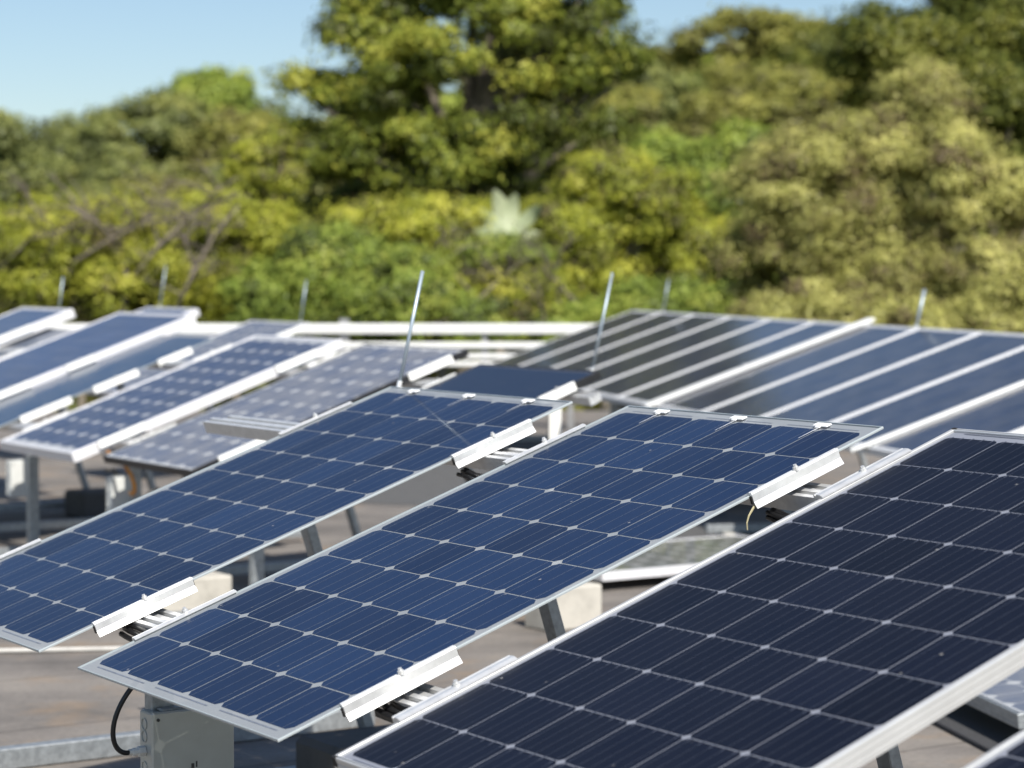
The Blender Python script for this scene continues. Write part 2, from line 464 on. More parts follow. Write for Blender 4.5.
# ------------------------------------------------------------------ solar panels
rng = random.Random(7)
def clamp_part(parent, x, s0, s1, side, top, cm, big=True):
    """extruded clamp along the long edge; side=+1 on the x=W edge, -1 on the x=0 edge"""
    if big:
        prof = [(-.016, .002), (-.016, .007), (-.004, .012), (.002, .012), (.003, .0095), (.006, .0095), (.007, .012), (.014, .011),
                (.018, .004), (.019, -.030), (.033, -.058), (.029, -.060), (.014, -.038), (.012, -.006), (.001, -.002), (.001, .001)]
    else:
        prof = [(-.014, .002), (-.014, .006), (-.003, .010), (.012, .010), (.013, .006), (.018, .006), (.019, .010), (.023, .009), (.023, -.035), (.019, -.035),
                (.018, -.004), (.001, -.003)]
    k_ = .53 if big else .8
    q = MB(); q.prism([(x + side * d * k_, z * k_ + top) for d, z in prof], s0, s1)
    c = q.build('clamp', cm, parent)
    ym = s0 + (s1 - s0) * 0.52
    q = MB(); q.tube([(x + side * .006, ym, top + .004), (x + side * .006, ym, top + .013)], .007, 8)
    q.tube([(x + side * .006, ym, top + .013), (x + side * .006, ym, top + .018)], .0045, 6)
    q.build('bolt', M['alu'], c)
    q = MB()
    q.box((min(x + side * .0012, x + side * .008), s0 - .003, top - .021), (max(x + side * .0012, x + side * .008), s1 + .002, top - .003))
    q.build('gasket', M['rubber'], c)
    return c

def make_panel(mx, label, W=1.0, L=1.66, nx=6, ny=10, pitch=.1585, gap=.0034, chamf=.0135, cell='cell_blue',
               gaps='clear', frame=None, bars=3, bar='ribbon', glass_m='glass', name='solar_panel', clamps=True, cm='alu',
               big=True, connectors=False, ticks=False, clamp_s=((.15, .43), (1.245, 1.51)), group='solar panels in the tilted rows',
               sides=(-1, 1), mgn=None, frame_w=.011, frame_h=.036):
    root = empty(name, mx)
    tag(root, label, 'solar panel', group)
    px, py = (pitch, pitch) if not isinstance(pitch, tuple) else pitch
    mxx = (W - nx * px) / 2; myy = mgn if mgn else (L - ny * py) / 2
    q = MB()
    zc = -.0035
    h = gap / 2
    for j in range(ny):
        for i in range(nx):
            x0 = mxx + i * px + h; x1 = mxx + (i + 1) * px - h
            y0 = myy + j * py + h; y1 = myy + (j + 1) * py - h
            c = chamf
            tn = min(1, max(0, rng.gauss(.5, .22)))
            if c > 0:
                q.add([(x0 + c, y0, zc), (x1 - c, y0, zc), (x1, y0 + c, zc), (x1, y1 - c, zc), (x1 - c, y1, zc), (x0 + c, y1, zc), (x0, y1 - c, zc), (x0, y0 + c, zc)],
                      [tuple(range(8))], 0, tn)
            else:
                q.add([(x0, y0, zc), (x1, y0, zc), (x1, y1, zc), (x0, y1, zc)], [(0, 1, 2, 3)], 0, tn)
            bw = .00052 if ticks else .0006
            for k in range(bars):
                xb = x0 + (x1 - x0) * (k + .5) / bars
                q.add([(xb - bw, y0 - h, zc + .0006), (xb + bw, y0 - h, zc + .0006), (xb + bw, y1 + h, zc + .0006), (xb - bw, y1 + h, zc + .0006)], [(0, 1, 2, 3)], 1)
                if ticks:
                    q.add([(xb - .0016, y1 - .012, zc + .0009), (xb + .0016, y1 - .012, zc + .0009), (xb + .0016, y1 + .003, zc + .0009), (xb - .0016, y1 + .003, zc + .0009)], [(0, 1, 2, 3)], 1)
    # cross ribbons along the two short ends
    if bars:
        for yb in (myy - .010, L - myy + .010):
            if 0.006 < yb < L - .006:
                for i in range(0, nx - 1, 2):
                    q.add([(mxx + i * px + .03, yb - .002, zc), (mxx + (i + 2) * px - .03, yb - .002, zc), (mxx + (i + 2) * px - .03, yb + .002, zc), (mxx + i * px + .03, yb + .002, zc)], [(0, 1, 2, 3)], 1)
    q.build('cells', [M[cell], M[bar]], root)
    e = frame_w * .5 if frame else 0.0
    if gaps == 'clear': gaps = 'milky'
    if gaps:
        q = MB(); q.add([(e, e, -.0040), (W - e, e, -.0040), (W - e, L - e, -.0040), (e, L - e, -.0040)], [(0, 1, 2, 3)])
        q.build('encapsulant' if gaps == 'milky' else 'backsheet', M[gaps], root)
    q = MB(); q.add([(e, e, 0), (W - e, e, 0), (W - e, L - e, 0), (e, L - e, 0)], [(0, 1, 2, 3)])
    g = q.build('glass', M[glass_m], root)
    if not frame:
        q = MB(); q.frame_sweep(W, L, [(0, -.0005), (-.0006, -.003), (0, -.0065), (.003, -.0065), (.003, -.0005)])
        q.build('glass_rim', M['rim'], root)
        top = 0.0
    else:
        fw, fh = frame_w, frame_h
        prof = [(0, -.001), (.001, .0015), (fw * .42, .0015), (fw * .45, -.005), (fw * .63, -.005), (fw * .66, .0015), (fw - .001, .0015), (fw, .0002), (fw, -.006), (.003, -.007), (.003, -fh + .003),
                (.022, -fh + .003), (.022, -fh), (0, -fh), (0, -fh * .72), (.0012, -fh * .70), (.0012, -fh * .66), (0, -fh * .64), (0, -fh * .35), (.0012, -fh * .33), (.0012, -fh * .29), (0, -fh * .27)]
        q = MB(); q.frame_sweep(W, L, prof)
        q.build('frame', M[frame], root)
        top = .0015
        if frame == 'alu_frame':
            for cx_ in (0, W):
                for cy_ in (0, L):
                    q = MB(); sx_ = 1 if cx_ == 0 else -1; sy_ = 1 if cy_ == 0 else -1
                    xs = sorted((cx_ - sx_ * .001, cx_ + sx_ * .014)); ys = sorted((cy_ - sy_ * .001, cy_ + sy_ * .007))
                    q.box((xs[0], ys[0], -fh * .5), (xs[1], ys[1], .0025), bev=.001)
                    q.build('corner_key', M['rubber'], root)
    if clamps:
        for sd_ in sides:
            for s0, s1 in clamp_s:
                if s1 < L:
                    clamp_part(root, W if sd_ > 0 else 0, s0, s1, sd_, top, M[cm], big)
    if connectors:
        for k in (1, 3, 5):
            xk = mxx + k * px
            yk = L - myy + .008
            q = MB()
            q.box((xk - .026, yk - .006, .0004), (xk + .026, yk + .013, .005), bev=.004)
            q.box((xk - .012, yk - .013, .0004), (xk + .006, yk - .006, .0035), bev=.002)
            q.add([(xk - .002, yk - .012, .0006), (xk + .002, yk - .012, .0006), (xk + .0008, yk - .075, .0006), (xk - .0008, yk - .075, .0006)], [(0, 1, 2, 3)])  # tapered white strip: sun glint running down the gap, modelled as a face
            q.build('connector_with_glint', M['connector'], root)
    return root

def slope_mx(a, b, z, s=0, az=AZ, t=TILT, lift=0.0):
    u, h, v, n = axes(az, t)
    return fmat(W3(a, b, z, az) + v * s + n * lift, u, v, n)

Z1 = CAM_Z - .918
pA = make_panel(slope_mx(-6.39, 2.135, Z1 - .004), 'frameless blue panel, upper left of the two see-through glass ones, rod at its top corner', connectors=True)
pB = make_panel(slope_mx(-5.09, 2.11, Z1), 'frameless blue panel in front with grey enclosure under its low corner', connectors=True)
pC = make_panel(slope_mx(-3.82, 2.083, CAM_Z - .9035), 'large dark navy panel in silver frame, nearest the camera', W=.99, L=1.65, cell='cell_navy', chamf=.0085,
                gaps='backsheet_grey', frame='alu_frame', bars=5, bar='ribbon_dim', glass_m='glass_dark', big=False, ticks=True, gap=.0030, sides=(-1,), mgn=.027)
pR = make_panel(slope_mx(-2.60, 2.083, CAM_Z - .9035), 'dark panel only whose frame corner shows at lower right', W=.99, L=1.65, cell='cell_navy', chamf=.0085,
                gaps='backsheet_grey', frame='alu_frame', bars=5, bar='ribbon_dim', glass_m='glass_dark', clamps=False)

Z2 = CAM_Z - .95
B2 = 4.7
make_panel(slope_mx(-9.65, B2, Z2, s=.17), 'small plain black-blue panel without cells behind the gap of the front row', W=1.0, L=1.30, nx=1, ny=1, pitch=(.97, 1.27), chamf=0,
           cell='film_dark', gaps='backsheet_grey', frame='black_frame', bars=0, glass_m='glass', cm='white', clamp_s=((.05, .25), (.95, 1.15)))
make_panel(slope_mx(-11.06, B2, Z2, s=.03), 'dusty grey dotted panel with thin black edge', W=1.03, L=1.61, pitch=(.166, .1545), chamf=.027, gap=.004, cell='cell_grey', gaps='backsheet',
           frame='black_frame', frame_w=.006, bars=3, bar='ribbon', glass_m='glass_grey', cm='white', sides=(-1, 1))
make_panel(slope_mx(-12.42, B2, Z2), 'blue panel with pale frame and rows of white dots', W=1.03, L=1.68, pitch=(.161, .1545), chamf=.027, cell='cell_mid', gap=.004, gaps='backsheet',
           frame='white_frame', frame_w=.03, frame_h=.05, glass_m='glass_far', cm='white')
make_panel(slope_mx(-13.98, B2, Z2, lift=-.03), 'plain bright blue panel without cells, beside the dotted blue one', W=1.0, L=1.67, nx=1, ny=1, pitch=(.985, 1.655), chamf=0, cell='film',
           gaps='backsheet_grey', bars=0, glass_m='glass_far', cm='white', clamp_s=((.35, .68), (.83, 1.13), (1.27, 1.5)), sides=(1,))
make_panel(slope_mx(-14.92, B2, Z2, lift=.01), 'blue panel with wide white frame, long, left of the plain blue one', W=1.17, L=1.93, nx=6, ny=12, pitch=(.182, .155), chamf=.0, cell='cell_poly', gap=.002,
           gaps='backsheet', frame='white_frame', frame_w=.04, frame_h=.06, glass_m='glass_far', cm='white', clamp_s=((.5, .75), (1.0, 1.2)))
make_panel(slope_mx(-15.85, B2, Z2, lift=-.06), 'narrow dark blue panel without cells, between two white framed ones', W=.66, L=1.75, nx=1, ny=1, pitch=(.645, 1.735), chamf=0, cell='film',
           gaps='backsheet_grey', bars=0, glass_m='glass_far', cm='white', sides=(1,))
make_panel(slope_mx(-16.68, B2, Z2, lift=.02), 'blue panel in white frame farthest left, cut by the picture edge', W=.95, L=1.93, nx=6, ny=12, pitch=(.145, .155), chamf=0, cell='cell_poly', gap=.002,
           gaps='backsheet', frame='white_frame', frame_w=.04, frame_h=.06, glass_m='glass_far', cm='white', clamp_s=((.5, .75), (1.3, 1.6)))
make_panel(slope_mx(-17.45, 7.3, Z2), 'grey panel of the back row, its top against the white railing', W=1.0, L=1.57, pitch=(.161, .152), chamf=.02, cell='cell_grey', gap=.004, gaps='backsheet',
           frame='white_frame', frame_w=.025, glass_m='glass_grey', cm='white', sides=(1,))
make_panel(slope_mx(-19.95, 7.3, Z2), 'blue panel of the back row peeping over the wide white framed one', W=1.06, L=1.79, nx=6, ny=11, pitch=(.165, .155), chamf=0, cell='cell_poly', gap=.002,
           gaps='backsheet', frame='white_frame', frame_w=.04, frame_h=.06, glass_m='glass_far', cm='white', sides=(1,))

# long array on the right: ten framed panels side by side
AZG = R(13.2)
GORG = Vector((1.88, 12.55, 0))
uG, hG, vG, nG = axes(AZG, TILT)
ORD = ['nearest and cut by the frame', 'second from the near end', 'third from the near end', 'fourth from the near end', 'fifth from the near end', 'sixth from the near end',
       'seventh from the near end', 'fourth from the far end', 'third from the far end', 'second from the far end', 'farthest of all']
def g_mx(k, s=0, lift=0):
    return fmat(GORG + Vector((0, 0, Z2)) - uG * (0.985 * (k + 1)) + vG * s + nG * lift, uG, vG, nG)
for k in range(-1, 10):
    r_ = make_panel(g_mx(k), 'blue panel with pale frame in the long right-hand array, ' + ORD[k + 1], W=.98, L=1.66, pitch=(.149, .1565), chamf=0, cell='cell_steel', gap=.003, gaps='backsheet_grey',
                    frame='frame_grey', frame_w=.042, frame_h=.04, bars=2, bar='ribbon', glass_m='glass_far', clamps=False, group='panels of the long right-hand array')
# wide white cover rail over one of its seams
r_ = empty('cover_rail', g_mx(3, 0, 0))
q = MB(); q.box((-.06, -.06, .004), (.055, 1.72, .03), bev=.006); q.build('rail', M['white'], r_)
q = MB(); q.box((-.03, .70, .03), (.03, .74, .042), bev=.004); q.build('splice', M['alu'], r_)
tag(r_, 'broad white rail covering one seam of the long right-hand array', 'rail')
r_ = empty('cover_rail', g_mx(-1, 0, 0))
q = MB(); q.box((-.02, -.07, .004), (.03, 1.70, .022), bev=.006); q.build('rail', M['white'], r_)
q = MB(); q.tube([(.005, -.065, .013), (.005, -.085, .013)], .016, 8); q.build('end_cap', M['gland'], r_)
tag(r_, 'slim white rail with round end cap at the low edge of the long array', 'rail')

# ------------------------------------------------------------------ supports
def support(a, b0, z0, label, legs=True, az=AZ, org=None, ballast=None, post_h=None, dark=False):
    u, h, v, n = axes(az, TILT)
    o = (W3(a, b0, 0, az) if org is None else org)
    root = empty('panel_stand', fmat(o, u, h, Vector((0, 0, 1))))
    tag(root, label, 'mounting frame', 'mounting frames under the panels')
    ct, st = math.cos(TILT), math.sin(TILT)
    zl = z0 - .09
    q = MB(); q.box((-.025, -.25, .035), (.025, 2.0, .085), bev=.004); q.build('base_rail', M['galv'], root)
    q = MB(); q.box((-.022, .29 * ct - .03, .085), (.022, .29 * ct + .03, zl + .29 * st), bev=.003); q.build('front_post', M['galv'], root)
    q = MB(); q.beam((0, 1.375 * ct, zl + 1.375 * st), (0, 1.62, .085), .05, .035, bev=.003); q.build('rear_leg', M['galv'], root)
    q = MB()
    for yy in (-.1, 1.7):
        q.box((-.09, yy - .05, .0), (.09, yy + .05, .034), bev=.004)
    q.build('foot', M['concrete'], root)
    return root
S1 = []
for a_, lb in ((-6.55, 'frame at the free left end of the front row'), (-5.24, 'frame between the two frameless panels, carrying the grey enclosure'),
               (-3.96, 'frame between frameless blue panel and dark navy panel'), (-2.72, 'frame right of the dark navy panel')):
    S1.append(support(a_, 2.11, Z1, lb))
for a_, lb in ((-9.84, 'frame between black-blue and dusty grey panel'), (-11.22, 'frame between dusty grey and dotted blue panel'),
               (-12.62, 'frame left of the dotted blue panel'), (-13.85, 'frame under the wide white framed panel'), (-15.0, 'frame left of the wide white framed panel')):
    support(a_, B2, Z2, lb)
r_ = empty('steel_upright', Matrix.Translation(W3(-9.25, 6.25, 0)))
q = MB(); q.box((-.03, -.03, 0), (.03, .03, 1.05), bev=.004); q.build('post', M['white'], r_)
q = MB(); q.box((-.07, -.07, 0), (.07, .07, .012), bev=.003); q.build('base_plate', M['galv'], r_)
tag(r_, 'white post under the plain black-blue panel', 'post')
for k in (-1, 1, 3, 5, 7, 9):
    o = GORG - uG * (0.985 * (k + 1))
    support(0, 0, Z2, 'frame under the long right-hand array, ' + ('at its near end' if k < 0 else 'under seam %d from the near end' % (k + 1)), az=AZG, org=o)

# cross rails, one per level and row
def cross_rail(a0, a1, b0, z0, s, label, az=AZ, org=None, two=True):
    u, h, v, n = axes(az, TILT)
    o = (W3(0, b0, z0, az) if org is None else org) + v * s
    root = empty('support_rail', fmat(o + u * a0, u, v, n))
    tag(root, label, 'rail', 'rails running under the rows')
    q = MB(); L = a1 - a0
    # slotted profile along x
    prof = [(-.02, -.045), (-.02, -.085), (.02, -.085), (.02, -.045), (.007, -.045), (.007, -.055), (-.007, -.055), (-.007, -.045)]
    mxr = Matrix(((0, 1, 0, 0), (1, 0, 0, 0), (0, 0, 1, 0), (0, 0, 0, 1)))
    q.prism(prof, 0, L, 0, mxr)
    if two:
        q.prism([(x_ + .055, z_ - .012) for x_, z_ in prof], .02, L - .05, 0, mxr)
    q.build('profile', M['alu'], root)
    return root
cross_rail(-6.62, -1.5, 2.11, Z1, .29, 'lower alloy rail of the front row')
cross_rail(-7.12, -1.5, 2.11, Z1, 1.375, 'upper alloy rail of the front row, its end sticking out over the dusty grey panel')
cross_rail(-16.9, -9.0, B2, Z2, .29, 'lower alloy rail of the second row')
cross_rail(-16.9, -8.5, B2, Z2, 1.3, 'upper alloy rail of the second row')
cross_rail(-20.5, -16.2, 7.3, Z2, 1.3, 'alloy rail of the back row')
cross_rail(-9.9, .9, 0, 0, .3, 'lower rail of the long right-hand array', az=AZG, org=GORG + Vector((0, 0, Z2)))
cross_rail(-9.9, .9, 0, 0, 1.35, 'upper rail of the long right-hand array', az=AZG, org=GORG + Vector((0, 0, Z2)))

# ------------------------------------------------------------------ enclosures
def enclosure(a, b, z_top, label, m_, hgt=.30, gland=True, wid=.21, dep=.07):
    u, h, _, _ = axes(AZ, 0)
    root = empty('junction_enclosure', fmat(W3(a, b, z_top - hgt), u, h, Vector((0, 0, 1))))
    tag(root, label, 'electrical box', 'electrical boxes on the posts')
    q = MB(); q.box((-dep / 2, 0, 0), (dep / 2 - .004, wid, hgt), bev=.004)
    q.build('case', m_, root)
    q = MB(); q.box((dep / 2 - .003, -.004, -.004), (dep / 2 + .012, wid + .004, hgt + .004), bev=.004)
    lid = q.build('lid', m_, root)
    q = MB()
    for yy in (.012, wid - .012):
        for zz in (.014, hgt - .014):
            q.tube([(dep / 2 + .012, yy, zz), (dep / 2 + .0145, yy, zz)], .004, 8)
    q.build('screw', M['mark'], lid)
    q = MB()
    for zz in (hgt - .03, hgt - .06, hgt - .135, hgt - .17):     # knock-outs
        for rr in (.014,):
            pts = [(-.006 + rr * math.cos(k * math.pi / 8), -.0012, zz + rr * math.sin(k * math.pi / 8)) for k in range(17)]
            q.tube(pts, .0011, 5)
    q.build('knockout', m_, root)
    q = MB(); q.box((-dep / 2 + .002, .03, hgt + .001), (dep / 2 - .006, wid - .02, hgt + .008), bev=.002); q.build('top_bracket', M['galv'], root)
    if gland:
        q = MB(); q.tube([(-.004, -.001, hgt - .095), (-.004, -.018, hgt - .095)], .013, 6)
        q.tube([(-.004, -.018, hgt - .095), (-.004, -.032, hgt - .095)], .010, 10)
        q.tube([(-.004, -.032, hgt - .095), (-.004, -.042, hgt - .094)], .0075, 10)
        q.build('cable_gland', M['gland'], root)
        q = MB()       # small printed sign
        q.box((dep / 2 + .0121, .098, hgt - .14), (dep / 2 + .0126, .106, hgt - .128))
        q.box((dep / 2 + .0121, .110, hgt - .138), (dep / 2 + .0126, .114, hgt - .124))
        q.box((dep / 2 + .0121, .100, hgt - .16), (dep / 2 + .0126, .112, hgt - .148))
        q.build('printed_mark', M['mark'], lid)
    return root
ZE = .585
enclosure(-5.215, 2.335, ZE, 'grey steel electrical box with black hose, under the front frameless panel', M['box'])
enclosure(-12.78, 4.89, .56, 'pale electrical box on the post at far left, under the dotted blue panel', M['box_white'], .2, False, .12)
enclosure(-11.36, 4.89, .57, 'pale electrical box on the post between dotted and grey panel', M['box_white'], .3, False, .12)
q = MB()
u, h, _, _ = axes(AZ, 0)
g0 = W3(-5.219, 2.335 - .04, ZE - .095)
pts = []
P0, P1, P2, P3 = g0, g0 - h * .055 + Vector((0, 0, -.005)), g0 - h * .07 + Vector((0, 0, .10)), g0 + h * .03 + Vector((0, 0, .19)) + u * .02
for k in range(25):
    s_ = k / 24
    pts.append(P0 * (1 - s_) ** 3 + P1 * 3 * s_ * (1 - s_) ** 2 + P2 * 3 * s_ * s_ * (1 - s_) + P3 * s_ ** 3)
q.tube(pts, .0062, 10)
tag(q.build('hose', M['cable'], smooth=True), 'black hose looping from the grey box up under the panel', 'hose')

# cables in the gaps of the front row
def along_rail(a0, a1, s, dn, rad, n_, label, cat, name, m_, sag=.01, b0=2.11, z0=Z1, seed=1):
    rg = random.Random(seed); u, h, v, n = axes(AZ, TILT); q = MB()
    for k in range(n_):
        off = v * rg.uniform(-.022, .022) + n * rg.uniform(-.012, .012)
        pts = [W3(0, b0, z0) + u * (a0 + (a1 - a0) * i / 14) + v * s + n * dn + off + Vector((0, 0, -sag * math.sin(math.pi * i / 14) + rg.uniform(-.003, .003))) for i in range(15)]
        q.tube(pts, rad, 7)
    return tag(q.build(name, m_, smooth=True), label, cat)
along_rail(-4.12, -3.75, .255, -.062, .007, 6, 'black cables bundled under the lower rail before the navy panel', 'cable', 'cable_bundle', M['cable'], seed=3)
along_rail(-5.42, -5.05, .255, -.062, .007, 4, 'black cables under the lower rail between the two frameless panels', 'cable', 'cable_bundle', M['cable'], seed=4)
along_rail(-4.12, -3.75, 1.31, -.075, .006, 4, 'black cables under the upper rail before the navy panel', 'cable', 'cable_bundle', M['cable'], sag=.02, seed=5)
along_rail(-5.42, -5.05, 1.30, -.075, .006, 4, 'black cables under the upper rail between the two frameless panels', 'cable', 'cable_bundle', M['cable'], sag=.02, seed=6)
u, h, v, n = axes(AZ, TILT)
def ring(a, s, dn, rv, rn, rad, m_, label, name='cable_tie', tail=None):
    c = W3(0, 2.11, Z1) + u * a + v * s + n * dn; q = MB()
    if not tail: q.tube([c + v * rv * math.cos(k * math.pi / 10) + n * rn * math.sin(k * math.pi / 10) for k in range(21)], rad, 6)
    if tail: q.tube([c + v * .014 + n * .01, c + v * .004 + n * .004, c - v * .008 + Vector((0, 0, -.006)), c - v * .014 + Vector((0, 0, -.02)), c - v * .012 + Vector((0, 0, -.036))], rad * 1.1, 6, r_end=rad * .5)
    return tag(q.build(name, m_), label, 'cable tie')
ring(-3.945, .27, -.062, .05, .035, .0022, M['cable'], 'black tie round the cables at the lower rail')
ring(-4.085, 1.235, -.035, .010, .012, .0028, M['tie'], 'straw coloured tie hanging below the upper clamp of the front panel', tail=True)
# orange cables by the dotted panel
for (a_, b_, s_, lb) in ((-11.30, 4.86, 1, 'orange cable hanging between dotted blue and grey panel'),):
    q = MB(); c = W3(a_, b_, .64)
    q.tube([c + u * (.16 * math.sin(k * .5) + .02 * k) + Vector((0, 0, .07 * math.cos(k * .55) - .012 * k)) + h * .012 * k for k in range(8)], .010, 8)
    tag(q.build('orange_cable', M['orange'], smooth=True), lb, 'cable')
q = MB(); c = W3(-11.42, 4.9, .60)
q.tube([c + h * (.5 * (k / 14)) + Vector((0, 0, -.16 * math.sin(k / 14 * 3.1) + .05 * math.sin(k))) for k in range(15)], .012, 7)
tag(q.build('black_cable', M['cable'], smooth=True), 'slack black cable below the corner of the dotted blue panel', 'cable')

# ------------------------------------------------------------------ rods
def rod(base, length, label, lean=.2, r_=.006):
    root = empty('metal_rod', Matrix.Translation(base)); _, h_, _, _ = axes(AZ, 0)
    tag(root, label, 'rod', 'thin metal rods at the panel tops')
    d = (h_ * lean + Vector((0, 0, 1))).normalized()
    q = MB(); q.tube([(0, 0, 0), tuple(d * length)], r_, 10); q.build('shaft', M['steel_rod'], root, True)
    q = MB(); q.tube([tuple(d * -.03), tuple(d * .008)], r_ * 1.5, 8); q.build('socket', M['alu'], root)
    return root
def sp(a, b0, z0, s): 
    _, h_, v_, n_ = axes(AZ, TILT); return W3(a, b0, z0) + v_ * s
rod(sp(-6.36, 2.135, Z1, 1.675), .36, 'tall thin rod at the top corner of the left frameless panel', .24)
rod(sp(-8.72, B2, Z2, 1.48), .45, 'tall thin rod at the corner of the plain black-blue panel', .25)
rod(sp(-16.62, 7.3, Z2, 1.59), .33, 'rod behind the grey panel of the back row', .16)
rod(sp(-19.75, 7.3, Z2, 1.82), .37, 'rod standing at the blue back row panel', .17)
rod(sp(-16.05, B2, Z2, 1.95), .24, 'short rod behind the farthest left panel', .14)
rod(GORG + Vector((0, 0, Z2)) - uG * 3.05 + vG * 1.67, .26, 'short rod at the near part of the long array', .28, .011)
rod(GORG + Vector((0, 0, Z2)) - uG * 8.9 + vG * 1.67, .30, 'faint rod at the far end of the long array', .2)

# ------------------------------------------------------------------ ballast, floor panels and other roof things
def block(a, b, w_, l_, h_, label, m_, rot=0, bev=.008, name='ballast_block', cat='concrete block', grp='ballast blocks on the roof', z=0.0):
    u_, hh, _, _ = axes(AZ + rot, 0)
    root_mx = fmat(W3(a, b, z), u_, hh, Vector((0, 0, 1)))
    q = MB(); q.box((-w_ / 2, -l_ / 2, .0), (w_ / 2, l_ / 2, h_), bev=bev)
    o = q.build(name, m_); o.matrix_world = root_mx
    return tag(o, label, cat, grp)
block(-8.956, 6.099, .20, .30, .20, 'cream concrete block on the roof behind the front frameless panel leg', M['concrete'])
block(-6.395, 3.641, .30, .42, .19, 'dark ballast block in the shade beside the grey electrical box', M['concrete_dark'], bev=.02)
block(-7.340, 4.950, .30, .16, .03, 'pale slab lying flat left of the clamp between front and navy panel', M['paver'], name='paving_slab', cat='slab')
block(-6.884, 5.064, .28, .22, .035, 'second pale slab, nearer the navy panel', M['paver'], name='paving_slab', cat='slab')
block(-6.714, 5.405, .16, .30, .16, 'pale block behind the lower clamp of the front panel', M['concrete'])
block(-10.184, 4.779, .24, .36, .2, 'cream block below the left clamp of the front frameless panel', M['concrete'])
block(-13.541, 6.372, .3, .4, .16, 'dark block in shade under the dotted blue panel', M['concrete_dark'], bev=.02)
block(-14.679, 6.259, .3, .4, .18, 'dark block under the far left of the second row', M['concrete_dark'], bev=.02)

q = MB(); q.tube([(-4.78, 9.92, .012), (-2.84, 10.01, .012), (-1.37, 10.18, .012), (-.57, 10.24, .012)], .010, 8)
tag(q.build('white_conduit', M['paver'], smooth=True), 'thin white conduit lying across the roof at left', 'conduit')
make_panel(fmat(W3(-10.81, 6.92, .10), *[axes(AZ, 0)[i] for i in (0, 1)], Vector((0, 0, 1))), 'greenish panel with white frame lying flat on the roof', W=1.0, L=1.66, chamf=.03, gap=.006, cell='cell_green',
           gaps='backsheet', frame='white_frame', frame_w=.03, frame_h=.042, glass_m='glass_grey', clamps=False)
uF, hF, vF, nF = axes(R(10.7), R(6))
make_panel(fmat(Vector((1.593, 8.59, .14)) - uF * .35, uF, vF, nF), 'grey dotted panel with steel frame low on the roof at right', W=1.0, L=1.66, chamf=.03, gap=.005, cell='cell_grey', gaps='backsheet',
           frame='galv', frame_w=.02, frame_h=.05, glass_m='glass_grey', clamps=False)
q = MB(); q.box((0, 0, 0), (2.0, .5, .02), bev=.004)
o = q.build('rubber_mat', M['mat_black']); o.matrix_world = fmat(Vector((1.343, 9.45, .0)), uF, hF, Vector((0, 0, 1)))
tag(o, 'black rubber mat strip beside the low grey panel', 'mat')

q = MB(); q.box((-.03, 0, .002), (.03, 2.3, .072), bev=.004); q.box((-.022, -.004, .012), (.022, 0, .062))
o = q.build('roof_rail', M['galv']); o.matrix_world = fmat(W3(-7.4, 1.9, 0), axes(AZ, 0)[0], axes(AZ, 0)[1], Vector((0, 0, 1)))
tag(o, 'galvanised rail lying on the sunlit roof left of the grey electrical box', 'rail')
# railing at the roof edge
YR = 24.2
root = empty('railing', Matrix.Translation((0, YR, 0)))
tag(root, 'white horizontal bar railing along the far roof edge', 'railing')
zt = CAM_Z - 60.0 / 2365 * YR
for (z_, hh_, m_) in ((zt, .10, 'white'), (zt - .17, .06, 'white'), (zt - .28, .05, 'white'), (zt - .36, .05, 'white')):
    q = MB(); q.box((-5.2, -.025, z_ - hh_ / 2), (1.6, .025, z_ + hh_ / 2), bev=.01)
    q.build('bar', M[m_], root)
for x_ in (-4.6, -1.72, -.28, .6):
    q = MB(); q.box((x_ - (.05 if x_ == -1.72 else .03), .03, 0.0), (x_ + (.05 if x_ == -1.72 else .03), .09, zt + (.1 if x_ == -1.72 else 0)), bev=.005)
    q.build('post', M['rail_grey'], root)

